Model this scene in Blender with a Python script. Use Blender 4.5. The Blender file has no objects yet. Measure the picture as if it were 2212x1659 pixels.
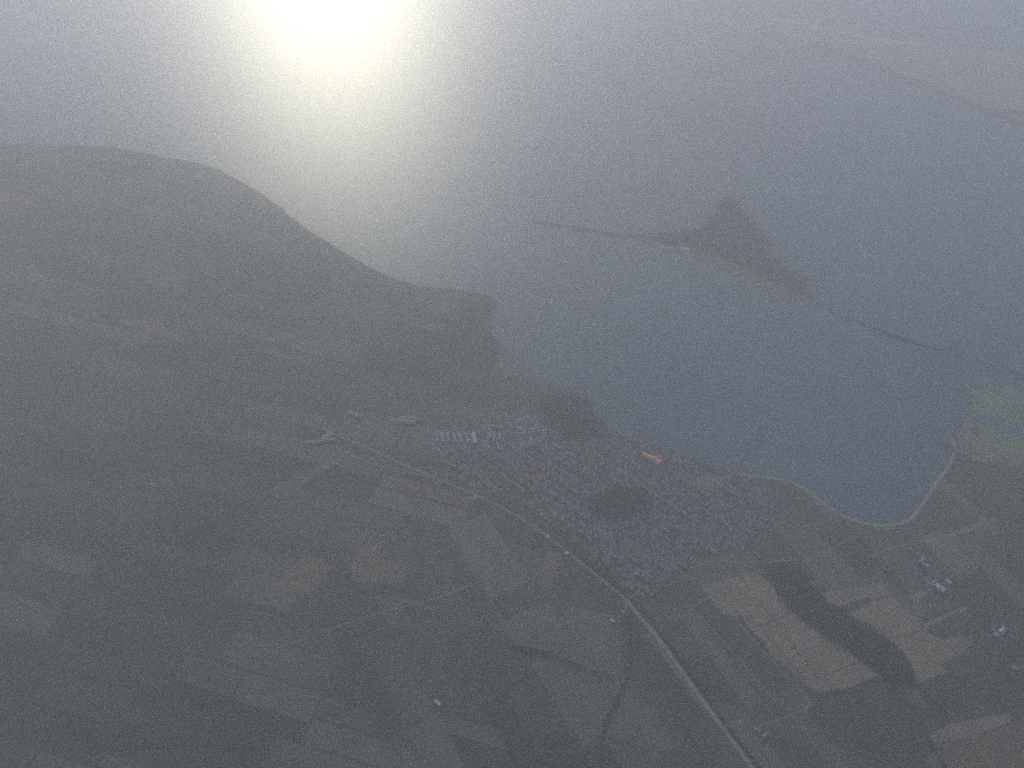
import bpy, bmesh, math, random
import numpy as np
from mathutils import Vector, Matrix

sc = bpy.context.scene
rnd = random.Random(11)
nrg = np.random.default_rng(5)

# ------------------------------------------------------------------ camera
H = 3300.0                      # flying height in metres
W0, H0, FOC = 2212.0, 1659.0, 2171.0      # photo frame units used for reading off places, focal length in them
HORIZON, TILT = -1400.0, 0.05   # horizon above the frame, tilted because the aircraft banks
roll = math.atan(TILT)
pitch = math.atan((H0 / 2 - HORIZON) * math.cos(roll) / FOC)
R = Matrix.Rotation(math.pi / 2 - pitch, 3, 'X') @ Matrix.Rotation(roll, 3, 'Z')
cam = bpy.data.cameras.new('camera')
cam_ob = bpy.data.objects.new('camera', cam)
sc.collection.objects.link(cam_ob)
cam_ob.matrix_world = Matrix.Translation((0, 0, H)) @ R.to_4x4()
cam.sensor_width = 36.0
cam.lens = 36.0 * FOC / W0
cam.clip_start = 1.0
cam.clip_end = 250000.0
sc.camera = cam_ob

def ray(px, py):
    return (R @ Vector(((px - W0 / 2) / FOC, -(py - H0 / 2) / FOC, -1.0))).normalized()

def G(px, py):
    """the point of the flat ground seen at a place of the photo, in metres"""
    d = ray(px, py)
    t = H / -d.z
    return Vector((d.x * t, d.y * t))

# ------------------------------------------------------------------ sky, sun, exposure
GLINT = ray(700, -140)           # the sun mirrored in the sea, just above the frame
SUN_DIR = Vector((GLINT.x, GLINT.y, -GLINT.z))
SUN_EL, SUN_AZ = math.asin(SUN_DIR.z), math.atan2(SUN_DIR.x, SUN_DIR.y)
world = bpy.data.worlds.new('World')
sc.world = world
world.use_nodes = True
wn = world.node_tree
sky = wn.nodes.new('ShaderNodeTexSky')
sky.sky_type = 'NISHITA'
sky.sun_disc = False
sky.sun_elevation = SUN_EL
sky.sun_rotation = SUN_AZ
sky.air_density, sky.dust_density, sky.ozone_density = 1.0, 0.8, 4.0
wn.links.new(sky.outputs[0], wn.nodes['Background'].inputs[0])
wn.nodes['Background'].inputs[1].default_value = 0.105
sun = bpy.data.lights.new('sun', 'SUN')
sun.energy = 5.0
sun.angle = math.radians(0.5)
sun.color = (1.0, 0.945, 0.66)
sun_ob = bpy.data.objects.new('sun', sun)
sc.collection.objects.link(sun_ob)
sun_ob.rotation_euler = SUN_DIR.to_track_quat('Z', 'Y').to_euler()
vs = sc.view_settings
vs.view_transform, vs.look, vs.exposure, vs.gamma, vs.use_curve_mapping = 'Standard', 'None', 1.55, 1.0, False
sc.cycles.volume_bounces = 3
sc.cycles.use_denoising = False
sc.cycles.sample_clamp_indirect = 0.4
sc.cycles.filter_width = 1.8
sc.cycles.max_bounces = 6
# fine haze has two sorts of particle: large ones that throw light forward, small ones that spread it all round
HAZE_LARGE = (1.4e-4, 0.957, (0.97, 0.97, 0.98))
HAZE_FINE = (0.55e-4, 0.3, (0.26, 0.275, 0.55))

# ------------------------------------------------------------------ materials
def mat(name, c1, c2, scale, rough=0.95, detail=4.0, stretch=(1, 1), angle=0.0, lines=None, bump=0.0, spec=0.2, per_object=0.0):
    """noise-mottled colour in metres of the world; lines = (spacing m, strength) adds crop rows along 'angle'"""
    m = bpy.data.materials.new(name)
    m.use_nodes = True
    nt = m.node_tree
    b = nt.nodes['Principled BSDF']
    b.inputs['Roughness'].default_value = rough
    b.inputs['Specular IOR Level'].default_value = spec
    geo = nt.nodes.new('ShaderNodeNewGeometry')
    mp = nt.nodes.new('ShaderNodeMapping')
    mp.inputs['Rotation'].default_value = (0, 0, -angle)
    nt.links.new(geo.outputs['Position'], mp.inputs['Vector'])
    mp2 = nt.nodes.new('ShaderNodeMapping')
    mp2.inputs['Scale'].default_value = (stretch[0] / scale, stretch[1] / scale, 1.0 / scale)
    nt.links.new(mp.outputs[0], mp2.inputs['Vector'])
    nz = nt.nodes.new('ShaderNodeTexNoise')
    nz.inputs['Scale'].default_value = 1.0
    nz.inputs['Detail'].default_value = detail
    nz.inputs['Roughness'].default_value = 0.62
    nt.links.new(mp2.outputs[0], nz.inputs['Vector'])
    rp = nt.nodes.new('ShaderNodeValToRGB')
    rp.color_ramp.elements[0].position, rp.color_ramp.elements[1].position = 0.34, 0.66
    rp.color_ramp.elements[0].color = (*c1, 1)
    rp.color_ramp.elements[1].color = (*c2, 1)
    nt.links.new(nz.outputs['Fac'], rp.inputs['Fac'])
    col = rp.outputs['Color']
    if lines:
        wv = nt.nodes.new('ShaderNodeTexWave')
        wv.wave_type, wv.bands_direction = 'BANDS', 'Y'
        wv.inputs['Scale'].default_value = 1.0 / lines[0] / 3.2
        wv.inputs['Distortion'].default_value = 1.5
        wv.inputs['Detail'].default_value = 2.0
        wv.inputs['Detail Scale'].default_value = 0.02
        nt.links.new(mp.outputs[0], wv.inputs['Vector'])
        mx = nt.nodes.new('ShaderNodeMix')
        mx.data_type, mx.blend_type = 'RGBA', 'MULTIPLY'
        mx.inputs['Factor'].default_value = lines[1]
        nt.links.new(col, mx.inputs[6])
        nt.links.new(wv.outputs['Color'], mx.inputs[7])
        col = mx.outputs[2]
    if per_object:
        oi = nt.nodes.new('ShaderNodeObjectInfo')
        mr = nt.nodes.new('ShaderNodeMapRange')
        mr.inputs['To Min'].default_value, mr.inputs['To Max'].default_value = 1 - per_object, 1 + per_object
        nt.links.new(oi.outputs['Random'], mr.inputs['Value'])
        hs = nt.nodes.new('ShaderNodeHueSaturation')
        nt.links.new(mr.outputs[0], hs.inputs['Value'])
        nt.links.new(col, hs.inputs['Color'])
        col = hs.outputs['Color']
    nt.links.new(col, b.inputs['Base Color'])
    if bump:
        bp = nt.nodes.new('ShaderNodeBump')
        bp.inputs['Strength'].default_value = bump
        bp.inputs['Distance'].default_value = 1.0
        nt.links.new(nz.outputs['Fac'], bp.inputs['Height'])
        nt.links.new(bp.outputs[0], b.inputs['Normal'])
    return m

road_dir = G(1626, 1659) - G(1406, 1360)
ROAD_ANGLE = math.atan2(road_dir.y, road_dir.x)
LEFT_ANGLE = math.atan2(*(G(640, 898) - G(500, 862)).yx)
M = {}
M['ground'] = mat('meadow ground', (0.0128, 0.0176, 0.0120), (0.0318, 0.0358, 0.0231), 260, detail=8, stretch=(.5, 1.6), angle=LEFT_ANGLE)
M['water'] = mat('lagoon water', (.030, .045, .055), (.045, .062, .070), 900, rough=.335, spec=.5, bump=.0)
def make_water(m, rough):
    """wind-roughened water: a dark body under a Fresnel-weighted Beckmann gloss"""
    nt = m.node_tree
    pb = nt.nodes['Principled BSDF']
    col = pb.inputs['Base Color'].links[0].from_socket
    df, gl, fr, mx = (nt.nodes.new('ShaderNode' + k) for k in ('BsdfDiffuse', 'BsdfGlossy', 'Fresnel', 'MixShader'))
    gl.distribution = 'BECKMANN'
    gl.inputs['Roughness'].default_value = rough
    fr.inputs['IOR'].default_value = 1.33
    nt.links.new(col, df.inputs['Color'])
    nt.links.new(fr.outputs[0], mx.inputs[0])
    nt.links.new(df.outputs[0], mx.inputs[1])
    nt.links.new(gl.outputs[0], mx.inputs[2])
    nt.links.new(mx.outputs[0], nt.nodes['Material Output'].inputs['Surface'])
    nt.nodes.remove(pb)
make_water(M['water'], 0.335)
M['pond'] = mat('still pond water', (.020, .030, .045), (.030, .040, .055), 300, rough=.15, spec=.5)
M['mud'] = mat('pale tidal flat', (0.1100, 0.0990, 0.0880), (0.1760, 0.1595, 0.1375), 900, stretch=(.4, 2.2), angle=math.radians(60))
M['sand'] = mat('beach sand', (0.2250, 0.1950, 0.1500), (0.3150, 0.2775, 0.2175), 120)
M['dune'] = mat('dry dune grass', (0.0382, 0.0396, 0.0229), (0.0842, 0.0720, 0.0459), 120)
M['marsh'] = mat('green salt marsh', (0.0525, 0.0700, 0.0350), (0.0910, 0.1050, 0.0560), 90)
M['bank'] = mat('grassy embankment', (0.0845, 0.0910, 0.0520), (0.1300, 0.1300, 0.0780), 30)
M['asphalt'] = mat('weathered pale asphalt', (0.0640, 0.0589, 0.0612), (0.0928, 0.0864, 0.0870), 35)
M['paint'] = mat('road paint', (.7, .7, .68), (.8, .8, .78), 5)
M['track'] = mat('dirt track', (0.1125, 0.0938, 0.0713), (0.1725, 0.1462, 0.1125), 18)
M['town'] = mat('garden and yard ground', (0.0391, 0.0355, 0.0340), (0.0900, 0.0727, 0.0723), 34, detail=7)
M['street'] = mat('street asphalt', (0.0892, 0.0808, 0.0810), (0.1360, 0.1232, 0.1232), 20)
M['wall'] = mat('house plaster', (0.3040, 0.2800, 0.2480), (0.3840, 0.3520, 0.3120), 3)
M['roof_red'] = mat('red clay roof tiles', (0.1224, 0.0570, 0.0416), (0.1836, 0.0874, 0.0640), 2.5, per_object=.3)
M['roof_grey'] = mat('grey roof sheets', (0.0880, 0.0880, 0.0960), (0.1760, 0.1720, 0.1760), 2.5, per_object=.4)
M['roof_pale'] = mat('pale metal roof', (0.1440, 0.1320, 0.1320), (0.1980, 0.1860, 0.1860), 6, rough=.85, spec=.15)
M['roof_white'] = mat('white metal roof', (0.2720, 0.2666, 0.2611), (0.3264, 0.3210, 0.3155), 6, rough=.8, spec=.2)
M['roof_orange'] = mat('orange roof tiles', (.40, .16, .07), (.50, .21, .10), 6)
M['glass'] = mat('dark window glass', (.03, .035, .04), (.05, .055, .06), 2, rough=.1, spec=.5)
M['door'] = mat('dark barn door', (.06, .04, .03), (.10, .07, .05), 2)
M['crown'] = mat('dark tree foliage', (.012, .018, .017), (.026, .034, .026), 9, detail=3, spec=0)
M['crown_pine'] = mat('pine foliage', (0.0288, 0.0448, 0.0320), (0.0576, 0.0800, 0.0512), 14, detail=3, spec=0)
M['bark'] = mat('tree bark', (.06, .045, .035), (.10, .08, .06), 1)
FA, FB = ROAD_ANGLE, ROAD_ANGLE + math.pi / 2
M['f_tan'] = mat('pale stubble field', (0.1022, 0.0792, 0.0545), (0.1331, 0.1052, 0.0712), 110, angle=FA, stretch=(.35, 1.5), lines=(9, .22), per_object=.12)
M['f_tan_b'] = mat('pale stubble field drilled across', (0.0991, 0.0792, 0.0527), (0.1331, 0.1066, 0.0693), 110, angle=FB + .15, stretch=(.35, 1.6), lines=(14, .35), per_object=.12)
M['f_green'] = mat('dark green crop field', (0.0190, 0.0278, 0.0166), (0.0307, 0.0403, 0.0237), 90, angle=FA, stretch=(.4, 1.5), lines=(8, .25), per_object=.3)
M['f_olive'] = mat('dull green crop field', (0.0456, 0.0514, 0.0320), (0.0701, 0.0725, 0.0466), 100, angle=FA, stretch=(.4, 1.5), lines=(8, .25), per_object=.25)
M['f_dark'] = mat('damp dark field', (0.0146, 0.0213, 0.0157), (0.0246, 0.0314, 0.0224), 120, angle=FA, stretch=(.6, 1.3), per_object=.2)
M['f_brown'] = mat('ploughed brown field', (0.0526, 0.0364, 0.0223), (0.0768, 0.0566, 0.0344), 80, angle=FB, stretch=(.4, 1.5), lines=(7, .25), per_object=.15)
M['f_pink'] = mat('bare pinkish soil field', (0.0709, 0.0510, 0.0378), (0.0921, 0.0685, 0.0496), 140, angle=LEFT_ANGLE, stretch=(.4, 1.5), lines=(10, .2), per_object=.15)
M['f_left'] = mat('dull meadow field', (0.0280, 0.0328, 0.0211), (0.0482, 0.0505, 0.0343), 150, angle=LEFT_ANGLE, stretch=(.3, 1.7), lines=(12, .25), per_object=.4)

# ------------------------------------------------------------------ builders
def link(name, me, m=None, parent=None, loc=(0, 0, 0), rz=0.0):
    if m is not None and not me.materials:
        for x in (m if isinstance(m, (list, tuple)) else [m]):
            me.materials.append(x)
    o = bpy.data.objects.new(name, me)
    sc.collection.objects.link(o)
    o.location = loc
    o.rotation_euler = (0, 0, rz)
    if parent:
        o.parent = parent
    return o

def tag(o, label=None, cat=None, group=None, kind=None):
    for k, v in (('label', label), ('category', cat), ('group', group), ('kind', kind)):
        if v:
            o[k] = v
    return o

def empty(name, loc, rz=0.0):
    o = bpy.data.objects.new(name, None)
    sc.collection.objects.link(o)
    o.location = loc
    o.rotation_euler = (0, 0, rz)
    return o

def ruffle(pts, step, amp, closed=True):
    """subdivide an outline of metres and wobble it, so that natural edges are not ruled"""
    out = []
    n = len(pts)
    for i in range(n if closed else n - 1):
        a, b = pts[i], pts[(i + 1) % n]
        d = b - a
        k = max(1, int(d.length / step))
        nrm = Vector((-d.y, d.x)).normalized() if d.length else Vector((0, 0))
        for j in range(k):
            p = a + d * (j / k)
            out.append(p + nrm * rnd.gauss(0, amp) if (j or True) else p)
    if not closed:
        out.append(pts[-1])
    return out

def poly_mesh(name, pts, z=0.0):
    c = sum((Vector(p) for p in pts), Vector((0, 0))) / len(pts)
    me = bpy.data.meshes.new(name)
    me.from_pydata([(p.x - c.x, p.y - c.y, 0) for p in pts], [], [tuple(range(len(pts)))])
    me.update()
    if me.polygons[0].normal.z < 0:
        me.flip_normals()
    return me, (c.x, c.y, z)

def sheet(name, pts, z, m, label=None, wob=None, px=True, parent=None):
    q = [G(*p) for p in pts] if px else [Vector(p) for p in pts]
    if wob:
        q = ruffle(q, *wob)
    me, loc = poly_mesh(name, q, z)
    o = link(name, me, m, parent, loc)
    if not parent:
        tag(o, label=label, kind='structure')
    return o

def smooth(pts, n=6):
    """Catmull-Rom through points"""
    P = [pts[0] * 2 - pts[1]] + list(pts) + [pts[-1] * 2 - pts[-2]]
    out = []
    for i in range(1, len(P) - 2):
        for k in range(n):
            t = k / n
            a, b, c, d = P[i - 1], P[i], P[i + 1], P[i + 2]
            out.append(.5 * (2 * b + (c - a) * t + (2 * a - 5 * b + 4 * c - d) * t * t + (3 * b - a - 3 * c + d) * t ** 3))
    out.append(Vector(pts[-1]))
    return out

def strip_mesh(name, line, half, off=0.0, z=0.0, taper=None):
    """a ribbon along a polyline of metres"""
    V, F = [], []
    n = len(line)
    for i, p in enumerate(line):
        d = (line[min(i + 1, n - 1)] - line[max(i - 1, 0)]).normalized()
        nr = Vector((-d.y, d.x))
        h = half * (taper[i] if taper else 1)
        V += [(*(p + nr * (off + h)), z), (*(p + nr * (off - h)), z)]
        if i:
            F.append((2 * i - 2, 2 * i - 1, 2 * i + 1, 2 * i))
    me = bpy.data.meshes.new(name)
    me.from_pydata(V, [], F)
    me.update()
    if me.polygons[0].normal.z < 0:
        me.flip_normals()
    return me

def ribbon(name, pts, half, z, m, label=None, px=True, n=6, kind='structure'):
    q = smooth([G(*p) for p in pts] if px else pts, n)
    o = link(name, strip_mesh(name, q, half), m, None, (0, 0, z))
    tag(o, label=label, kind=kind)
    return o

def inside(p, poly):
    c, j = False, len(poly) - 1
    for i in range(len(poly)):
        a, b = poly[i], poly[j]
        if (a.y > p.y) != (b.y > p.y) and p.x < (b.x - a.x) * (p.y - a.y) / (b.y - a.y) + a.x:
            c = not c
        j = i
    return c

# --- foliage: many uneven little crowns on tapered trunks
_ico = bmesh.new()
bmesh.ops.create_icosphere(_ico, subdivisions=1, radius=1.0)
ICO_V = np.array([v.co[:] for v in _ico.verts])
ICO_F = np.array([[v.index for v in f.verts] for f in _ico.faces])
_ico.free()

def trees_mesh(name, spots, size, z0=0.0, lobes=2):
    """spots: metres; every tree is a tapered trunk with a few uneven crown lobes"""
    V, F, MI, base = [], [], [], 0
    for p in spots:
        s = size * rnd.uniform(.65, 1.35)
        hgt = s * rnd.uniform(1.1, 1.6)
        r0, r1 = s * .06, s * .03
        tr = np.array([[c * r, q * r, h] for r, h in ((r0, 0), (r1, hgt * .6)) for c, q in ((1, 0), (-.5, .87), (-.5, -.87))])
        tr += (p.x, p.y, z0)
        V.append(tr)
        F += [[base + a for a in f] for f in ((0, 1, 4), (0, 4, 3), (1, 2, 5), (1, 5, 4), (2, 0, 3), (2, 3, 5))]
        MI += [1] * 6
        base += 6
        for k in range(lobes):
            v = ICO_V * (1 + nrg.uniform(-.28, .28, (len(ICO_V), 1)))
            rr = s * (.55 if k == 0 else rnd.uniform(.3, .42))
            v = v * (rr, rr, rr * rnd.uniform(.75, 1.1))
            a = rnd.uniform(0, 6.283)
            dd = 0 if k == 0 else s * .35
            v += (p.x + math.cos(a) * dd, p.y + math.sin(a) * dd, z0 + hgt * (.62 if k == 0 else rnd.uniform(.5, .9)))
            V.append(v)
            F += (ICO_F + base).tolist()
            MI += [0] * len(ICO_F)
            base += len(ICO_V)
    me = bpy.data.meshes.new(name)
    me.from_pydata(np.concatenate(V).tolist(), [], F)
    me.polygons.foreach_set('material_index', MI)
    me.update()
    return me

def scatter(poly, step, keep=1.0, jit=.45):
    xs, ys = [p.x for p in poly], [p.y for p in poly]
    out = []
    y = min(ys)
    while y < max(ys):
        x = min(xs)
        while x < max(xs):
            p = Vector((x + rnd.uniform(-jit, jit) * step, y + rnd.uniform(-jit, jit) * step))
            if rnd.random() < keep and inside(p, poly):
                out.append(p)
            x += step
        y += step
    return out

def forest(name, pts, step, size, m, label, keep=1.0, z0=0.6, wob=None, px=True):
    q = [G(*p) for p in pts] if px else pts
    if wob:
        q = ruffle(q, *wob)
    o = link(name, trees_mesh(name, scatter(q, step, keep), size, z0, 1), [m, M['bark']])
    tag(o, label=label, cat='trees', kind='stuff')
    return o

def hedge(pts, size, label, width=4.0, m=None, gap=.12, z0=0.6, off=0.0, n=6, lobes=2):
    q = smooth([G(*p) for p in pts], n)
    spots = []
    for a, b in zip(q, q[1:]):
        d = b - a
        L = d.length
        if L < 1e-3:
            continue
        nr = Vector((-d.y, d.x)) / L
        k = max(1, int(L / (size * .7)))
        for j in range(k):
            if rnd.random() > gap:
                spots.append(a + d * ((j + rnd.random() * .6) / k) + nr * (off + rnd.uniform(-width, width) / 2))
    o = link('hedge', trees_mesh('hedge', spots, size, z0, lobes), [m or M['crown'], M['bark']])
    tag(o, label=label, cat='hedge')
    return o

# ================================================================== THE LARGE STRUCTURE
RG = 120000.0
me = bpy.data.meshes.new('ground')
me.from_pydata([(-RG, -RG, 0), (RG, -RG, 0), (RG, RG, 0), (-RG, RG, 0)], [], [(0, 1, 2, 3)])
tag(link('ground', me, M['ground']), kind='structure')

# lagoon and sea: one water sheet whose near edge is the coast and whose far side runs past the horizon
coast = [(-300, 305), (0, 312), (230, 318), (330, 338), (450, 358), (560, 415), (640, 478), (760, 555), (880, 612),
         (1000, 628), (1075, 652), (1062, 720), (1130, 790), (1180, 828), (1260, 868), (1330, 935), (1400, 962), (1480, 985),
         (1540, 1012), (1600, 1028), (1690, 1036), (1740, 1056), (1800, 1100), (1860, 1125), (1910, 1131), (1957, 1122),
         (1980, 1095), (2014, 1047), (2043, 1008), (2055, 975), (2050, 948), (2062, 928), (2085, 900), (2090, 860),
         (2120, 828), (2212, 842), (2320, 850), (2600, 860)]
near = ruffle(smooth([G(*p) for p in coast], 5), 60, 4, closed=False)
far = [Vector((90000, near[-1].y)), Vector((90000, 110000)), Vector((-90000, 110000)), Vector((-90000, near[0].y))]
me, loc = poly_mesh('water', near + far, 0.5)
tag(link('water', me, M['water'], None, loc), kind='structure')

# the wooded spit across the lagoon
spit = [(1150, 478), (1250, 492), (1330, 505), (1393, 503), (1460, 497), (1516, 492), (1531, 464), (1547, 433), (1565, 424), (1596, 430),
        (1615, 461), (1646, 492), (1661, 517), (1662, 546), (1695, 569), (1745, 600), (1738, 622), (1760, 648), (1800, 672),
        (1900, 716), (2050, 762), (2212, 812), (2330, 846), (2330, 852), (2212, 818), (2050, 767), (1900, 721), (1800, 678), (1729, 650),
        (1646, 622), (1615, 600), (1553, 578), (1507, 560), (1476, 546), (1430, 540), (1396, 530), (1330, 511), (1250, 497), (1150, 482)]
sheet('land', spit, 1.2, M['dune'], 'wooded spit of land between lagoon and sea', wob=(90, 10))
forest('forest', [(1400, 507), (1460, 500), (1520, 494), (1536, 464), (1550, 436), (1566, 428), (1592, 434), (1608, 462), (1640, 494), (1655, 518),
                  (1656, 548), (1690, 572), (1740, 602), (1733, 622), (1742, 640), (1700, 628), (1650, 600), (1600, 566), (1540, 546), (1480, 528), (1420, 520)],
       10, 9.5, M['crown_pine'], 'dark wood covering the bulge of the spit', keep=.8, z0=1.2, wob=(60, 12))
forest('forest', [(1160, 479), (1250, 493), (1330, 506), (1400, 506), (1400, 511), (1330, 510), (1250, 496), (1160, 482)], 9, 8, M['crown_pine'],
       'thin far end of the wooded spit', keep=.8, z0=1.2)
forest('forest', [(1745, 640), (1800, 673), (1900, 717), (2050, 763), (2330, 847), (2330, 851), (2050, 766), (1900, 720), (1800, 677), (1745, 645)], 11, 9,
       M['crown_pine'], 'thin near end of the wooded spit', keep=.6, z0=1.2)
for k, p in enumerate([[(1428, 531), (1452, 533), (1450, 538), (1424, 536)], [(1468, 533), (1492, 536), (1490, 541), (1466, 538)],
                       [(1527, 520), (1550, 526), (1546, 531), (1524, 526)],
                       [(1555, 574), (1600, 588), (1650, 616), (1660, 626), (1640, 619), (1600, 594), (1552, 580)]]):
    sheet('beach', p, 1.6, M['sand'] if k < 3 else M['dune'], 'bare sandy clearing on the spit', wob=(40, 8))

# far shore: tree-lined bank, tidal flats, bright beach bars
sheet('land', [(1700, 78), (1790, 106), (1900, 146), (2000, 187), (2100, 226), (2212, 268), (2420, 340), (2600, 300), (2400, 160), (2212, 118), (2000, 96),
               (1860, 78), (1720, 52), (1640, 34), (1560, 8), (1540, 12), (1620, 48)], 1.0, M['mud'], 'pale tidal flats on the far shore', wob=(150, 12))
forest('forest', [(1760, 97), (1900, 145), (2000, 186), (2100, 225), (2212, 267), (2420, 339), (2420, 343), (2212, 271.5), (2100, 229), (2000, 189.5), (1900, 148), (1760, 99)],
       11, 11, M['crown_pine'], 'dark tree line along the far shore', keep=.85, z0=1.0)
forest('forest', [(2120, 233), (2150, 239), (2212, 243), (2330, 250), (2330, 254), (2212, 247), (2150, 242)], 11, 10, M['crown_pine'],
       'short second tree line behind the far shore', keep=.7, z0=1.0)
for p in ([(1640, 31), (1680, 38), (1725, 50), (1720, 55), (1670, 45)], [(1730, 50), (1800, 60), (1850, 70), (1835, 75), (1760, 62)],
          [(1850, 72), (1920, 84), (1998, 95), (1990, 101), (1900, 92), (1845, 80)], [(2120, 112), (2190, 120), (2185, 124), (2130, 118)],
          [(1800, 84), (1900, 96), (1880, 101), (1790, 90)]):
    sheet('beach', p, 1.5, M['sand'], 'bright sand bar on the far shore', wob=(80, 8))

# ---- patchwork of plain fields over the whole near land, split again and again like real parcels
def parcels(cx, cy, ang, L, Wd, depth, mats, z, small):
    u, v = Vector((math.cos(ang), math.sin(ang))), Vector((-math.sin(ang), math.cos(ang)))
    jobs, n = [(-L / 2, L / 2, -Wd / 2, Wd / 2)], 0
    done = []
    while jobs:
        a, b, c, d = jobs.pop()
        if (b - a) * (d - c) < small * rnd.uniform(.5, 2.2):
            done.append((a, b, c, d))
            continue
        t = rnd.uniform(.36, .64)
        if (b - a) > 3.2 * (d - c):
            s = a + (b - a) * t
            jobs += [(a, s, c, d), (s, b, c, d)]
        else:
            s = c + (d - c) * t
            jobs += [(a, b, c, s), (a, b, s, d)]
    g = 5.0
    for a, b, c, d in done:
        q = [Vector((cx, cy)) + u * (x + rnd.uniform(-4, 4)) + v * (y + rnd.uniform(-4, 4)) for x, y in ((a + g, c + g), (b - g, c + g), (b - g, d - g), (a + g, d - g))]
        m = rnd.choices([x for x, _ in mats], [w for _, w in mats])[0]
        if m is None:
            continue
        me, loc = poly_mesh('field', q, z)
        tag(link('field', me, M[m], None, loc), kind='structure')

c = G(520, 1000)
parcels(c.x, c.y, LEFT_ANGLE, 5600, 5000, 8, [('f_left', 5), ('f_green', 3), ('f_olive', 2), ('f_pink', .3), (None, 2.5)], .22, 52000)
c = G(1500, 1500)
parcels(c.x + 450, c.y - 250, ROAD_ANGLE, 3000, 2600, 7, [('f_green', 5), ('f_olive', 2.5), ('f_dark', 2), (None, 1.5)], .34, 42000)

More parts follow.
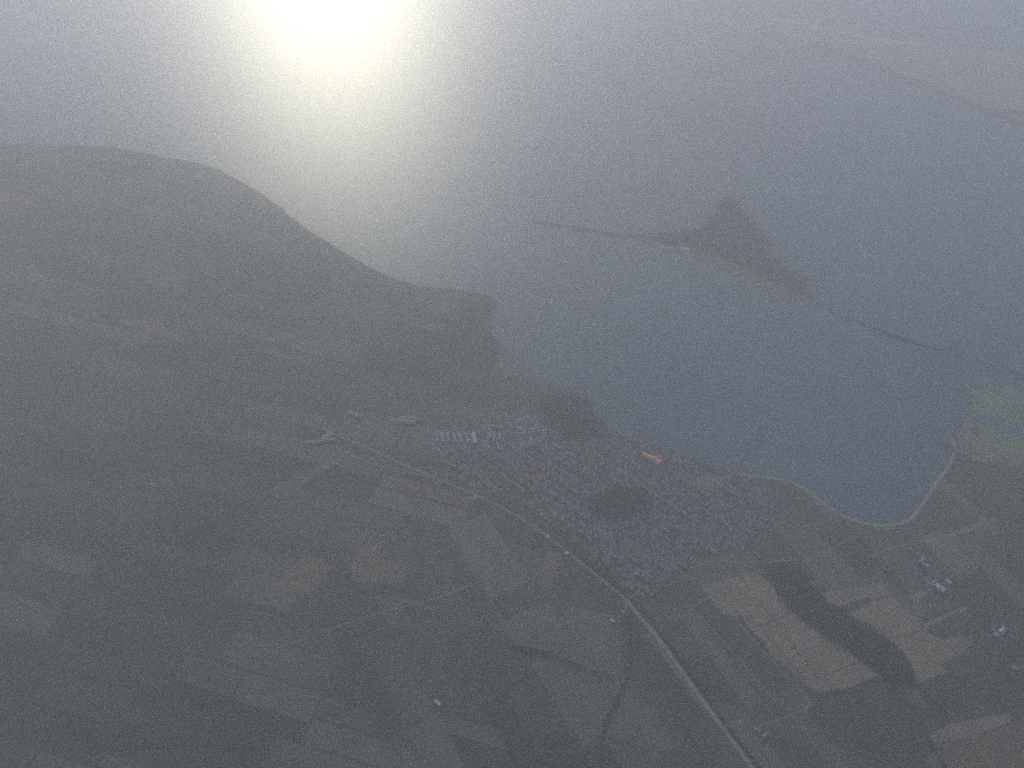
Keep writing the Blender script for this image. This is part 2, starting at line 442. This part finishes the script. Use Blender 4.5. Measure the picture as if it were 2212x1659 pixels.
# ---- the fields that can be told apart
FIELDS = [
    ('f_tan', 'pale stubble field between the road and the dark wood belt', [(1516, 1267), (1570, 1250), (1628, 1234), (1661, 1256), (1699, 1305), (1712, 1322), (1640, 1352), (1596, 1329), (1561, 1329)]),
    ('f_tan', 'second block of the pale field beside the dark wood belt', [(1597, 1331), (1641, 1354), (1713, 1324), (1752, 1356), (1790, 1379), (1702, 1423), (1656, 1404)]),
    ('f_tan', 'third block of the pale field beside the wood belt', [(1658, 1406), (1703, 1425), (1791, 1381), (1815, 1395), (1858, 1428), (1752, 1470), (1715, 1455)]),
    ('f_tan', 'lower end of the pale field beside the wood belt', [(1717, 1457), (1753, 1472), (1860, 1430), (1896, 1459), (1831, 1489), (1761, 1495)]),
    ('f_dark', 'narrow dark field along the left side of the pale field', [(1563, 1331), (1594, 1331), (1654, 1406), (1712, 1458), (1690, 1462), (1630, 1410)]),
    ('f_tan_b', 'small pale field at the upper end of the wood belt', [(1772, 1281), (1906, 1259), (1926, 1284), (1876, 1294), (1806, 1314)]),
    ('f_tan_b', 'large striped pale field right of the wood belt', [(1826, 1329), (1878, 1302), (1928, 1289), (1986, 1339), (1990, 1360), (1918, 1379), (1876, 1349)]),
    ('f_tan_b', 'lower striped pale field right of the wood belt', [(1918, 1382), (1992, 1362), (2036, 1381), (2066, 1419), (2031, 1434), (2046, 1452), (1986, 1474), (1971, 1459), (1966, 1429)]),
    ('f_tan_b', 'short pale tongue of the striped field', [(2038, 1381), (2076, 1372), (2103, 1389), (2067, 1417)]),
    ('f_tan_b', 'thin pale strip running out of the striped field', [(1998, 1346), (2086, 1307), (2096, 1314), (1992, 1359)]),
    ('f_tan', 'small tan field below the white barns', [(1956, 1289), (2006, 1272), (2016, 1279), (1976, 1299)]),
    ('f_green', 'dark green field right of the striped field', [(1990, 1312), (2052, 1288), (2080, 1304), (2000, 1340)]),
    ('f_green', 'dark green field below the thin pale strip', [(2000, 1362), (2098, 1318), (2122, 1340), (2100, 1368), (2036, 1378)]),
    ('f_tan_b', 'thin pale strip near the embankment', [(1876, 1199), (1956, 1169), (1962, 1174), (1886, 1207)]),
    ('f_tan_b', 'long thin pale strip beside the bay', [(2001, 1169), (2146, 1117), (2158, 1124), (2006, 1180)]),
    ('f_tan', 'tan field in the lower corner', [(2006, 1587), (2056, 1564), (2181, 1539), (2183, 1560), (2088, 1594), (2020, 1606)]),
    ('f_brown', 'brown field in the lower corner', [(2022, 1609), (2090, 1597), (2185, 1563), (2230, 1556), (2290, 1700), (2060, 1700)]),
    ('f_dark', 'large damp dark field below the pale field', [(1762, 1498), (1832, 1492), (1900, 1470), (1948, 1492), (2002, 1560), (1990, 1612), (1888, 1640), (1790, 1600), (1745, 1540)]),
    ('f_pink', 'pinkish bare field among the left meadows', [(572, 1277), (657, 1202), (700, 1206), (714, 1228), (672, 1284)]),
    ('f_pink', 'pinkish bare field nearer the road', [(752, 1223), (771, 1185), (833, 1167), (812, 1204), (879, 1215), (871, 1261), (764, 1257)]),
    ('f_pink', 'thin pinkish strip below the bare fields', [(848, 1284), (951, 1314), (940, 1322), (838, 1292)]),
    ('f_pink', 'pale upper field near the lagoon', [(887, 640), (925, 637), (932, 656), (985, 668), (980, 682), (905, 668), (892, 662)]),
    ('f_pink', 'long pale field near the lagoon', [(850, 697), (875, 683), (966, 701), (955, 719)]),
    ('f_pink', 'small pale field left of the lagoon', [(806, 738), (862, 744), (872, 757), (812, 752)]),
    ('f_green', 'dark field along the lagoon shore', [(988, 652), (1064, 656), (1050, 700), (995, 700)]),
    ('f_pink', 'pale strip among the far meadows', [(500, 856), (640, 894), (636, 904), (498, 868)]),
    ('f_pink', 'second pale strip among the far meadows', [(556, 750), (684, 780), (680, 788), (552, 760)]),
    ('f_pink', 'third pale strip among the far meadows', [(246, 692), (320, 690), (402, 733), (390, 742), (300, 712)]),
    ('f_pink', 'pale strip at the edge of the far meadows', [(-20, 563), (40, 570), (92, 582), (86, 590), (30, 580), (-20, 574)]),
    ('f_olive', 'curved meadow beside the road', [(600, 1086), (622, 1034), (660, 1008), (742, 1002), (690, 1022), (650, 1050), (628, 1090)]),
    ('f_olive', 'green field left of the motorway', [(1060, 1352), (1180, 1300), (1330, 1330), (1346, 1440), (1260, 1440), (1120, 1390)]),
    ('f_pink', 'dull pale field end by the tree-lined lane', [(1262, 1443), (1346, 1444), (1340, 1464)]),
    ('f_green', 'dark field below the town edge', [(1218, 1195), (1240, 1200), (1330, 1280), (1250, 1290), (1190, 1270)]),
    ('f_pink', 'pale field by the town edge', [(1180, 1190), (1216, 1194), (1188, 1272), (1160, 1262)]),
    ('f_olive', 'meadow between the town and the pale fields', [(1480, 1205), (1600, 1200), (1640, 1218), (1628, 1232), (1516, 1264), (1470, 1250)]),
]
for m, lab, p in FIELDS:
    sheet('field', p, .62, M[m], lab, wob=(60, 1.6))

# field tracks between the crop strips
for p, lab in (([(1516, 1264), (1600, 1352), (1660, 1418), (1742, 1508), (1742, 1530), (1706, 1545), (1640, 1568)], 'pale dirt track skirting the pale field'),
               ([(1470, 1290), (1540, 1360), (1610, 1440), (1680, 1520)], 'faint dirt track between the road and the pale field'),
               ([(1976, 1474), (2010, 1508), (2060, 1545)], 'short dirt track below the wood belt'),
               ([(1353, 1300), (1358, 1360), (1358, 1440), (1345, 1480), (1312, 1548), (1290, 1600)], 'dark lane lined with trees')):
    ribbon('path', p, 1.7, .8, M['track'], lab)

for a, b in (((1560, 1258), (1700, 1424)), ((1600, 1246), (1766, 1466)), ((1640, 1354), (1740, 1470)), ((1660, 1342), (1800, 1494)), ((1540, 1262), (1600, 1332))):
    ribbon('ditch', [a, tuple((x + y) / 2 for x, y in zip(a, b)), b], 1.3, .75, M['f_dark'], 'thin dark drain ditch across the pale field')

# ---- bay: embankment, marsh and pond on the far side
bank_px = [(1585, 1026), (1640, 1032), (1692, 1039), (1742, 1061), (1800, 1104), (1860, 1130), (1912, 1137), (1962, 1128), (1987, 1100), (2020, 1051), (2050, 1010), (2062, 976), (2056, 946)]
bq = smooth([G(*p) for p in bank_px], 8)
V, F = [], []
for i, p in enumerate(bq):
    d = (bq[min(i + 1, len(bq) - 1)] - bq[max(i - 1, 0)]).normalized()
    nr = Vector((-d.y, d.x))
    for off, z in ((11, .3), (4.5, 3.2), (-4.5, 3.2), (-11, .3)):
        V.append((*(p + nr * off), z))
    if i:
        F += [(4 * i - 4 + k, 4 * i - 3 + k, 4 * i + 1 + k, 4 * i + k) for k in range(3)]
me = bpy.data.meshes.new('embankment')
me.from_pydata(V, [], F)
me.update()
if me.polygons[1].normal.z < 0:
    me.flip_normals()
emb = link('embankment', me, M['bank'])
tag(emb, 'pale grassy embankment curving round the bay', 'embankment')
path = link('path', strip_mesh('path', bq, 1.8, z=3.3), M['track'], emb)
sheet('land', [(2085, 838), (2140, 832), (2330, 858), (2330, 1000), (2212, 1004), (2120, 1000), (2072, 975), (2066, 940), (2092, 905), (2100, 870)], .75, M['marsh'], 'green salt marsh at the corner of the bay', wob=(60, 8))
sheet('water', [(2092, 900), (2130, 897), (2170, 905), (2240, 935), (2300, 960), (2300, 985), (2220, 950), (2180, 935), (2140, 922), (2096, 914)], .95, M['pond'], 'narrow creek through the salt marsh', wob=(40, 5))
sheet('water', [(2106, 812), (2140, 814), (2162, 822), (2140, 838), (2112, 834)], .95, M['pond'], 'small dark pool at the tip of the marsh', wob=(40, 5))
forest('forest', [(2080, 926), (2108, 922), (2120, 928), (2096, 934)], 9, 8, M['crown'], 'dark scrub at the edge of the marsh', keep=.7)
forest('forest', [(2036, 966), (2058, 962), (2064, 974), (2050, 976)], 9, 8, M['crown'], 'dark scrub where the embankment ends', keep=.7)

# ---- the motorway past the town
road_px = [(1353, 1297), (1406, 1360), (1456, 1425), (1516, 1510), (1571, 1585), (1626, 1659), (1690, 1745)]
rq = smooth([G(*p) for p in road_px], 8)
road = link('road', strip_mesh('road', rq, 8.5, z=1.1), M['bank'])
tag(road, 'straight pale motorway running down from the town', kind='structure')
for s in (-1, 1):
    link('carriageway', strip_mesh('carriageway', rq, 3.5, 4.5 * s, 1.25), M['asphalt'], road)
    for e in (1.3, 7.7):
        link('road_marking', strip_mesh('road_marking', rq, .22, e * s, 1.32), M['paint'], road)
ribbon('road', [(700, 930), (780, 962), (870, 1003), (940, 1032), (1010, 1062), (1080, 1095), (1150, 1136), (1225, 1192), (1300, 1252), (1353, 1297)], 5.0, 1.0, M['street'], 'main road along the near edge of the town')
for p, lab in (([(1353, 1297), (1345, 1330), (1300, 1330), (1200, 1352)], 'side road leaving the motorway at the town edge'),
               ([(1353, 1297), (1400, 1268), (1450, 1262), (1520, 1215), (1640, 1215), (1760, 1200), (1870, 1150), (1960, 1140)], 'country road between the town and the bay'),
               ([(1225, 1192), (1100, 1230), (950, 1290), (800, 1330), (600, 1400)], 'country road through the meadows'),
               ([(940, 1032), (800, 1000), (690, 955), (560, 948), (380, 930)], 'far road through the meadows')):
    ribbon('road', p, 2.6, .95, M['street'], lab)

# ---- town ground, streets, parks
town_px = [(935, 950), (985, 918), (1060, 905), (1120, 886), (1180, 915), (1205, 955), (1320, 950), (1400, 968), (1480, 992), (1545, 1020), (1600, 1036), (1660, 1060), (1700, 1085),
           (1665, 1115), (1610, 1180), (1510, 1192), (1465, 1240), (1400, 1285), (1345, 1268), (1240, 1178), (1110, 1090), (960, 1030)]
town = ruffle([G(*p) for p in town_px], 45, 20)
me, loc = poly_mesh('ground', town, .55)
tag(link('ground', me, M['town'], None, loc), 'built-up ground of the lakeside town', kind='structure')
parks = [[(1270, 1075), (1330, 1050), (1400, 1062), (1408, 1095), (1350, 1120), (1285, 1110)],
         [(1165, 872), (1215, 850), (1275, 862), (1322, 932), (1300, 945), (1215, 945), (1195, 915)],
         [(1480, 1035), (1520, 1022), (1560, 1030), (1558, 1052), (1500, 1055)]]
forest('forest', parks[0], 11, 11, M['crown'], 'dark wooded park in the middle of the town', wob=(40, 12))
forest('forest', parks[1], 12, 11, M['crown_pine'], 'dark wood between the town and the lagoon', wob=(50, 14))
parkq = [[G(*p) for p in q] for q in parks]
sheet('field', [(1482, 1037), (1520, 1025), (1556, 1032), (1552, 1050), (1502, 1053)], .8, M['marsh'], 'round green sports ground by the bay', wob=(30, 5))

td = (G(1240, 1178) - G(1110, 1090)).normalized()
tn = Vector((-td.y, td.x))
tc = G(1300, 1080)
TA = math.atan2(td.y, td.x)
for i in range(-14, 15):
    off = i * 84.0
    run, runs = [], []
    for k in range(-110, 111):
        p = tc + td * (k * 20) + tn * (off + 18 * math.sin(k * .07 + i))
        if inside(p, town) and not any(inside(p, q) for q in parkq):
            run.append(p)
        else:
            if len(run) > 6:
                runs.append(run)
            run = []
    for r in runs + ([run] if len(run) > 6 else []):
        tag(link('street', strip_mesh('street', r, 3.8), M['street'], None, (0, 0, .9)), 'narrow street between the town houses', kind='structure')

# ---- dark wood belt
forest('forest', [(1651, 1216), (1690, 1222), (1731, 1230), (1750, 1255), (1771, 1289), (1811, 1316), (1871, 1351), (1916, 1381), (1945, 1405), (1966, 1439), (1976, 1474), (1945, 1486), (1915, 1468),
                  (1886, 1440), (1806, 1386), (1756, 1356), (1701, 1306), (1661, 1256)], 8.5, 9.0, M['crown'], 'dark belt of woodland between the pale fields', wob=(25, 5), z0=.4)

# ================================================================== THINGS
def gable(name, l, w, h, r, eave=.5, parts=None):
    """walls and roof as two meshes; ridge along X"""
    a, b = l / 2, w / 2
    wm = bpy.data.meshes.new(name + ' wall')
    wm.from_pydata([(-a, -b, 0), (a, -b, 0), (a, b, 0), (-a, b, 0), (-a, -b, h), (a, -b, h), (a, b, h), (-a, b, h), (-a, 0, h + r), (a, 0, h + r)], [],
                   [(0, 1, 5, 4), (1, 2, 6, 9, 5), (2, 3, 7, 6), (3, 0, 4, 8, 7)])
    k = r / b
    A, B, T = a + eave, b + eave, .25
    z0, z1 = h - eave * k + .1, h + r + .1
    rm = bpy.data.meshes.new(name + ' roof')
    rm.from_pydata([(-A, -B, z0), (A, -B, z0), (A, 0, z1), (-A, 0, z1), (A, B, z0), (-A, B, z0),
                    (-A, -B, z0 + T), (A, -B, z0 + T), (A, 0, z1 + T), (-A, 0, z1 + T), (A, B, z0 + T), (-A, B, z0 + T)], [],
                   [(6, 7, 8, 9), (9, 8, 10, 11), (0, 3, 2, 1), (3, 5, 4, 2), (0, 1, 7, 6), (4, 5, 11, 10), (1, 2, 8, 7), (2, 4, 10, 8), (3, 0, 6, 9), (5, 3, 9, 11)])
    return wm, rm

def box_mesh(name, boxes):
    V, F = [], []
    for x0, x1, y0, y1, z0, z1 in boxes:
        n = len(V)
        V += [(x, y, z) for z in (z0, z1) for x, y in ((x0, y0), (x1, y0), (x1, y1), (x0, y1))]
        F += [tuple(n + i for i in f) for f in ((0, 3, 2, 1), (4, 5, 6, 7), (0, 1, 5, 4), (1, 2, 6, 5), (2, 3, 7, 6), (3, 0, 4, 7))]
    me = bpy.data.meshes.new(name)
    me.from_pydata(V, [], F)
    me.update()
    return me

def building(name, p, ang, l, w, h, r, roof, label, cat, group=None, z=.65, bays=0, door=True):
    root = tag(empty(name, (p.x, p.y, z), ang), label, cat, group)
    wm, rm = gable(name, l, w, h, r)
    link('wall', wm, M['wall'], root)
    link('roof', rm, M[roof], root)
    if door:
        link('door', box_mesh('door', [(l / 2 - .05, l / 2 + .12, -w * .16, w * .16, 0, min(h * .75, 4.0))]), M['door'], root)
    for i in range(bays):
        x = -l / 2 + (i + .5) * l / bays
        for s in (-1, 1):
            y0, y1 = sorted((s * (w / 2 - .05), s * (w / 2 + .08)))
            link('window', box_mesh('window', [(x - l / bays * .28, x + l / bays * .28, y0, y1, h * .45, h * .75)]), M['glass'], root)
    return root

# long pale-roofed rows at the far edge of the town
def row_between(a, b, w, label, group, roof='roof_pale'):
    A, B = G(*a), G(*b)
    d = B - A
    building('terrace', (A + B) / 2, math.atan2(d.y, d.x), max(d.length, 20), w, 6.0, 2.2, roof, label, 'building', group, z=.7, bays=6)

GR = 'long pale-roofed rows at the far edge of town'
ords = ['first', 'second', 'third', 'fourth', 'fifth', 'sixth']
for i, x in enumerate((941, 954, 967, 980, 993, 1007)):
    row_between((x, 937 - (i % 3)), (x + 3, 955 + (i % 2) * 2), 13, f'long pale-roofed row, {ords[i]} from the far end of the parallel rows', GR)
row_between((1021, 936), (1026, 957), 17, 'widest pale-roofed row, last of the parallel rows toward the gap', GR, 'roof_white')
row_between((1057, 926), (1059, 948), 14, 'tall pale-roofed row just right of the gap in the rows', GR)
row_between((1066, 934), (1069, 950), 12, 'short pale-roofed row beside the gap, second from it', GR)
row_between((1077, 934), (1080, 950), 12, 'short pale-roofed row beside the gap, third from it', GR)
row_between((1052, 921), (1086, 924), 12, 'pale-roofed row lying across the heads of the others', GR)
ORD = 'first second third fourth fifth sixth seventh eighth ninth tenth last'.split()
GC = 'curved fan of pale-roofed rows'
for i in range(11):
    y = 906 + i * 6.0
    x0 = 1106 + 3.2 * max(0, i - 4) + 2.5 * max(0, 3 - i)
    x1 = 1148 + min(i, 5) * 6.5 - max(0, i - 7) * 5
    lab = {0: 'topmost row in the fan of pale-roofed rows by the wood', 10: 'lowest row in the fan of pale-roofed rows by the wood'}.get(
        i, f'pale-roofed row, {ORD[i]} from the top of the fan by the wood')
    row_between((x0, y + 4), (x1, y - 5), 9, lab, GC, 'roof_grey')

# orange-roofed complex by the bay: three linked wings
p = G(1406, 992)
d = G(1424, 998) - G(1386, 986)
root = tag(empty('hotel', (p.x, p.y, .65), math.atan2(d.y, d.x)), 'large orange-roofed building in linked wings near the bay', 'building')
for k, (x, y, l, w, h) in enumerate(((-30, 6, 26, 22, 8), (2, 0, 34, 26, 10), (33, -7, 26, 26, 9))):
    wm, rm = gable('wing', l, w, h, 4.5)
    for nm, me_, m_ in (('wall', wm, 'wall'), ('roof', rm, 'roof_orange')):
        o = link(nm, me_, M[m_], root)
        o.location = (x, y, 0)
    for i in range(5):
        for s in (-1, 1):
            y0, y1 = sorted((s * (w / 2 - .05), s * (w / 2 + .08)))
            o = link('window', box_mesh('window', [(-l / 2 + (i + .3) * l / 5, -l / 2 + (i + .7) * l / 5, y0, y1, h * .4, h * .7)]), M['glass'], root)
            o.location = (x, y, 0)

# farm buildings and other roofs that can be told apart
FARM = [
    ('barn', (1992, 1211), 34, 16, 5.5, 3, 'roof_pale', 'upper of two pale barns near the end of the bay'),
    ('barn', (1999, 1222), 22, 15, 5, 3, 'roof_white', 'lower of two pale barns near the end of the bay'),
    ('farmhouse', (1981, 1200), 15, 10, 5, 3, 'roof_red', 'small red-roofed farmhouse above the pale barns'),
    ('barn', (2026, 1269), 52, 20, 6, 3, 'roof_white', 'long white-roofed barn at the end of the small tan field'),
    ('shed', (2048, 1258), 22, 13, 4.5, 2, 'roof_white', 'small white-roofed shed beyond the long white barn'),
    ('shed', (2008, 1262), 18, 10, 4, 2, 'roof_grey', 'grey shed before the long white barn'),
    ('barn', (2166, 1362), 34, 18, 6, 3, 'roof_white', 'white-roofed barn by the edge of the photo, right of the striped field'),
    ('shed', (2150, 1372), 20, 12, 4.5, 2.5, 'roof_pale', 'low pale shed beside the white-roofed barn'),
    ('farmhouse', (2180, 1376), 15, 11, 5.5, 3, 'roof_grey', 'grey-roofed farmhouse below the white-roofed barn'),
    ('farmhouse', (2192, 1446), 20, 12, 5.5, 3, 'roof_orange', 'orange-roofed house, larger of the pair at the edge of the photo'),
    ('farmhouse', (2206, 1456), 16, 11, 5.5, 3, 'roof_red', 'red-roofed house, smaller of the pair at the edge of the photo'),
    ('shed', (1322, 1342), 14, 9, 4, 2, 'roof_white', 'white shed beside the side road off the motorway'),
    ('shed', (1345, 1322), 14, 10, 4, 2, 'roof_pale', 'pale shed at the junction of lane and motorway'),
    ('shed', (945, 1520), 26, 11, 4.5, 2.5, 'roof_white', 'lone white barn out in the dark meadows'),
    ('shed', (1225, 1197), 15, 12, 4.5, 2, 'roof_white', 'bright white shed beside the motorway, nearer of two'),
    ('shed', (1183, 1160), 12, 10, 4.5, 2, 'roof_white', 'bright white shed beside the motorway, farther of two'),
    ('shed', (1028, 1076), 22, 14, 5, 2, 'roof_pale', 'pale shed beside the motorway before the town'),
    ('barn', (1636, 1578), 24, 12, 5, 3, 'roof_grey', 'grey barn beside the motorway, upper of the farm pair'),
    ('barn', (1652, 1590), 20, 11, 5, 3, 'roof_pale', 'pale barn beside the motorway, lower of the farm pair'),
    ('barn', (768, 897), 70, 16, 6, 3, 'roof_pale', 'long pale shed far out in the meadows, alone'),
    ('barn', (872, 912), 110, 16, 6, 3, 'roof_pale', 'long pale greenhouse before the town, nearer of the two'),
    ('barn', (884, 905), 90, 14, 6, 3, 'roof_pale', 'long pale greenhouse before the town, farther of the two'),
    ('barn', (690, 955), 130, 12, 6, 3, 'roof_pale', 'long low pale shed along the far road'),
    ('barn', (706, 945), 40, 22, 7, 3, 'roof_pale', 'short pale shed at the end of the long low one'),
    ('warehouse', (430, 386), 40, 26, 9, 3, 'roof_pale', 'far pale-roofed warehouse by the misty shore, nearest of the cluster'),
    ('warehouse', (450, 362), 44, 22, 9, 3, 'roof_pale', 'far pale-roofed warehouse by the misty shore, topmost of the cluster'),
    ('warehouse', (390, 396), 44, 24, 9, 3, 'roof_pale', 'far pale-roofed warehouse by the misty shore, outermost of the cluster'),
    ('warehouse', (437, 377), 30, 22, 9, 3, 'roof_pale', 'far pale-roofed warehouse by the misty shore, in the cluster middle'),
    ('warehouse', (254, 382), 50, 24, 9, 3, 'roof_red', 'far reddish-roofed warehouse below the dark wood on the misty shore'),
]
for i, (nm, px, l, w, h, r, roof, lab) in enumerate(FARM):
    a = TA + rnd.choice((0, math.pi / 2)) + rnd.uniform(-.2, .2)
    if nm == 'barn' and l >= 70:
        a = LEFT_ANGLE + (0.25 if px[0] > 800 else 0)
    if px == (690, 955):
        e = G(700, 953) - G(670, 957); a = math.atan2(e.y, e.x)
    building(nm, G(*px), a, l, w, h, r, roof, lab, nm.replace('farmhouse', 'house'), z=.85, bays=0 if nm in ('barn', 'shed', 'warehouse') else 3)
for k, (px, w) in enumerate((((2172, 1366), 60), ((2200, 1450), 50), ((2030, 1262), 60), ((1988, 1216), 60))):
    q = G(*px)
    sheet('ground', [(q.x + math.cos(t) * w, q.y + math.sin(t) * w * .7) for t in np.linspace(0, 6.283, 12)[:-1]], .72, M['town'], 'bare farmyard ground around the barns', px=False, wob=(20, 5))
    sp = [Vector((q.x + rnd.gauss(0, w * .6), q.y + rnd.gauss(0, w * .5))) for _ in range(30)]
    tag(link('forest', trees_mesh('forest', sp, 7, .6), [M['crown'], M['bark']]), 'loose trees standing around the farmyard', 'trees', kind='stuff')

# the houses of the town: the nearest 300 as things, the others as one mass
spots = []
for i in range(-26, 27):
    for k in range(-90, 91):
        p = tc + td * (k * 23 + rnd.uniform(-6, 6)) + tn * (i * 42 + 21 + 18 * math.sin(k * .08 + i // 2) + rnd.uniform(-5, 5))
        if rnd.random() < .30 + .42 * (.5 + .5 * math.sin(p.x * .011 + 2 * math.sin(p.y * .006)) * math.cos(p.y * .009 + p.x * .003)) and inside(p, town) and not any(inside(p, q) for q in parkq):
            spots.append(p)
keepout = [G(x, y) for x, y in ((1385, 986), (1406, 992), (1424, 998))]
spots = [p for p in spots if all((p - q).length > 45 for q in keepout)]
fan = [[G(*q) for q in [(1098, 888), (1185, 895), (1200, 960), (1120, 978)]], [G(*q) for q in [(930, 918), (1100, 908), (1095, 962), (940, 965)]]]
spots = [p for p in spots if not any(inside(p, q) for q in fan)]
spots.sort(key=lambda p: p.length)
HK = []
for roof in ('roof_red', 'roof_red', 'roof_grey', 'roof_grey', 'roof_pale'):
    for _ in range(2):
        l, w = rnd.uniform(10, 17), rnd.uniform(8.5, 11)
        h, r = rnd.uniform(4, 6.5), rnd.uniform(2.2, 3.4)
        wm, rm = gable('house', l, w, h, r)
        bm = bmesh.new()
        bm.from_mesh(wm)
        nw = len(bm.faces)
        bm.from_mesh(rm)
        bm.faces.ensure_lookup_table()
        for f in bm.faces[nw:]:
            f.material_index = 1
        ch = box_mesh('chimney', [(l * .2, l * .2 + .8, -.4, .4, h + r * .6, h + r + 1.0)])
        bm.from_mesh(ch)
        me = bpy.data.meshes.new('house')
        bm.to_mesh(me)
        bm.free()
        me.materials.append(M['wall'])
        me.materials.append(M[roof])
        HK.append((roof, me))
HL = {'roof_red': 'small red-roofed house in the near half of the town', 'roof_grey': 'small grey-roofed house in the near half of the town',
      'roof_pale': 'small pale-roofed house in the near half of the town'}
wts = [4, 4, 4, 4, 2.4, 2.4, 2.4, 2.4, .6, .6]
for p in spots[:300]:
    roof, me = rnd.choices(HK, wts)[0]
    o = link('house', me, None, None, (p.x, p.y, .6), TA + rnd.choice((0, math.pi / 2)) + rnd.gauss(0, .08))
    tag(o, HL[roof], 'house', {'roof_red': 'red-roofed town houses', 'roof_grey': 'grey-roofed town houses', 'roof_pale': 'pale-roofed town houses'}[roof])
bm = bmesh.new()
mats_far = [M['wall'], M['roof_red'], M['roof_grey'], M['roof_pale']]
mi = {'roof_red': 1, 'roof_grey': 2, 'roof_pale': 3}
for p in spots[300:]:
    roof, me = rnd.choices(HK, wts)[0]
    n0 = len(bm.faces)
    v0 = len(bm.verts)
    bm.from_mesh(me)
    bm.faces.ensure_lookup_table()
    bm.verts.ensure_lookup_table()
    for f in bm.faces[n0:]:
        if f.material_index == 1:
            f.material_index = mi[roof]
    Mx = Matrix.Translation((p.x, p.y, .6)) @ Matrix.Rotation(TA + rnd.choice((0, math.pi / 2)) + rnd.gauss(0, .08), 4, 'Z')
    bmesh.ops.transform(bm, matrix=Mx, verts=bm.verts[v0:])
me = bpy.data.meshes.new('far_houses')
bm.to_mesh(me)
bm.free()
tag(link('far_houses', me, mats_far), 'mass of small houses in the far half of the town', 'houses', kind='stuff')
print('HOUSES', len(spots))
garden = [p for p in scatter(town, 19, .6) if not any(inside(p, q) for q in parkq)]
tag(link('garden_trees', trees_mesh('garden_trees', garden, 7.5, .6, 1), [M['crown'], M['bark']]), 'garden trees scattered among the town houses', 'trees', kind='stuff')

# far wood on the misty shore, and hedges
forest('forest', [(180, 352), (260, 345), (320, 356), (300, 370), (240, 374)], 12, 11, M['crown_pine'], 'dark wood on the misty far shore', keep=.8)
forest('forest', [(120, 322), (230, 319), (300, 328), (360, 344), (300, 338), (200, 327)], 11, 10, M['crown_pine'], 'dark tree line at the misty coast', keep=.7)
hedge([(1362, 1294), (1416, 1357), (1466, 1422), (1527, 1507), (1583, 1583), (1640, 1659), (1700, 1740)], 8, 'long dark hedge along the right side of the motorway', width=5)
hedge([(1352, 1310), (1356, 1370), (1356, 1440), (1342, 1482), (1311, 1546), (1292, 1596)], 8, 'row of dark trees along the lane left of the motorway', width=6, off=5)
hedge([(1976, 1478), (2010, 1512), (2045, 1540)], 7, 'dark hedge running on below the wood belt', width=6, off=6)
hedge([(2004, 1592), (2020, 1625), (2045, 1665)], 8, 'dark hedge at the edge of the brown corner field', width=7)
hedge([(1808, 1318), (1850, 1302), (1878, 1296)], 7, 'short dark hedge between the two pale fields right of the belt', width=8)
hedge([(1596, 1333), (1640, 1384), (1660, 1410)], 6, 'dark hedge along the pale field, beside the narrow dark field', width=4)
hedge([(1100, 1395), (1180, 1410), (1260, 1444), (1340, 1467)], 7, 'dark hedge below the green field left of the motorway', width=5)
hedge([(1240, 1200), (1300, 1248), (1345, 1285)], 7, 'dark hedge between the motorway and the town', width=5, off=22)
hedge([(1762, 1497), (1800, 1494), (1832, 1490), (1870, 1476)], 6, 'dark hedge at the foot of the pale field', width=4)

# ------------------------------------------------------------------ haze
bm = bmesh.new()
bmesh.ops.create_cube(bm, size=1.0)
for v in bm.verts:
    v.co = (v.co.x * 250000, v.co.y * 250000, (v.co.z + .5) * (H + 61.0) - 1.0)
me = bpy.data.meshes.new('haze')
bm.to_mesh(me)
bm.free()
hm = bpy.data.materials.new('hazy air')
hm.use_nodes = True
hn = hm.node_tree
hn.nodes.remove(hn.nodes['Principled BSDF'])
add = hn.nodes.new('ShaderNodeAddShader')
for i, (dens, fwd, colr) in enumerate((HAZE_LARGE, HAZE_FINE)):
    vol = hn.nodes.new('ShaderNodeVolumePrincipled')
    vol.inputs['Density'].default_value = dens
    vol.inputs['Anisotropy'].default_value = fwd
    vol.inputs['Color'].default_value = (*colr, 1)
    hn.links.new(vol.outputs[0], add.inputs[i])
hn.links.new(add.outputs[0], hn.nodes['Material Output'].inputs['Volume'])
haze = link('haze', me, hm)
tag(haze, kind='stuff')
print('SUN', math.degrees(SUN_EL), math.degrees(SUN_AZ), 'tris', sum(len(o.data.loop_triangles) if o.type == 'MESH' and not o.data.calc_loop_triangles() else 0 for o in bpy.data.objects))
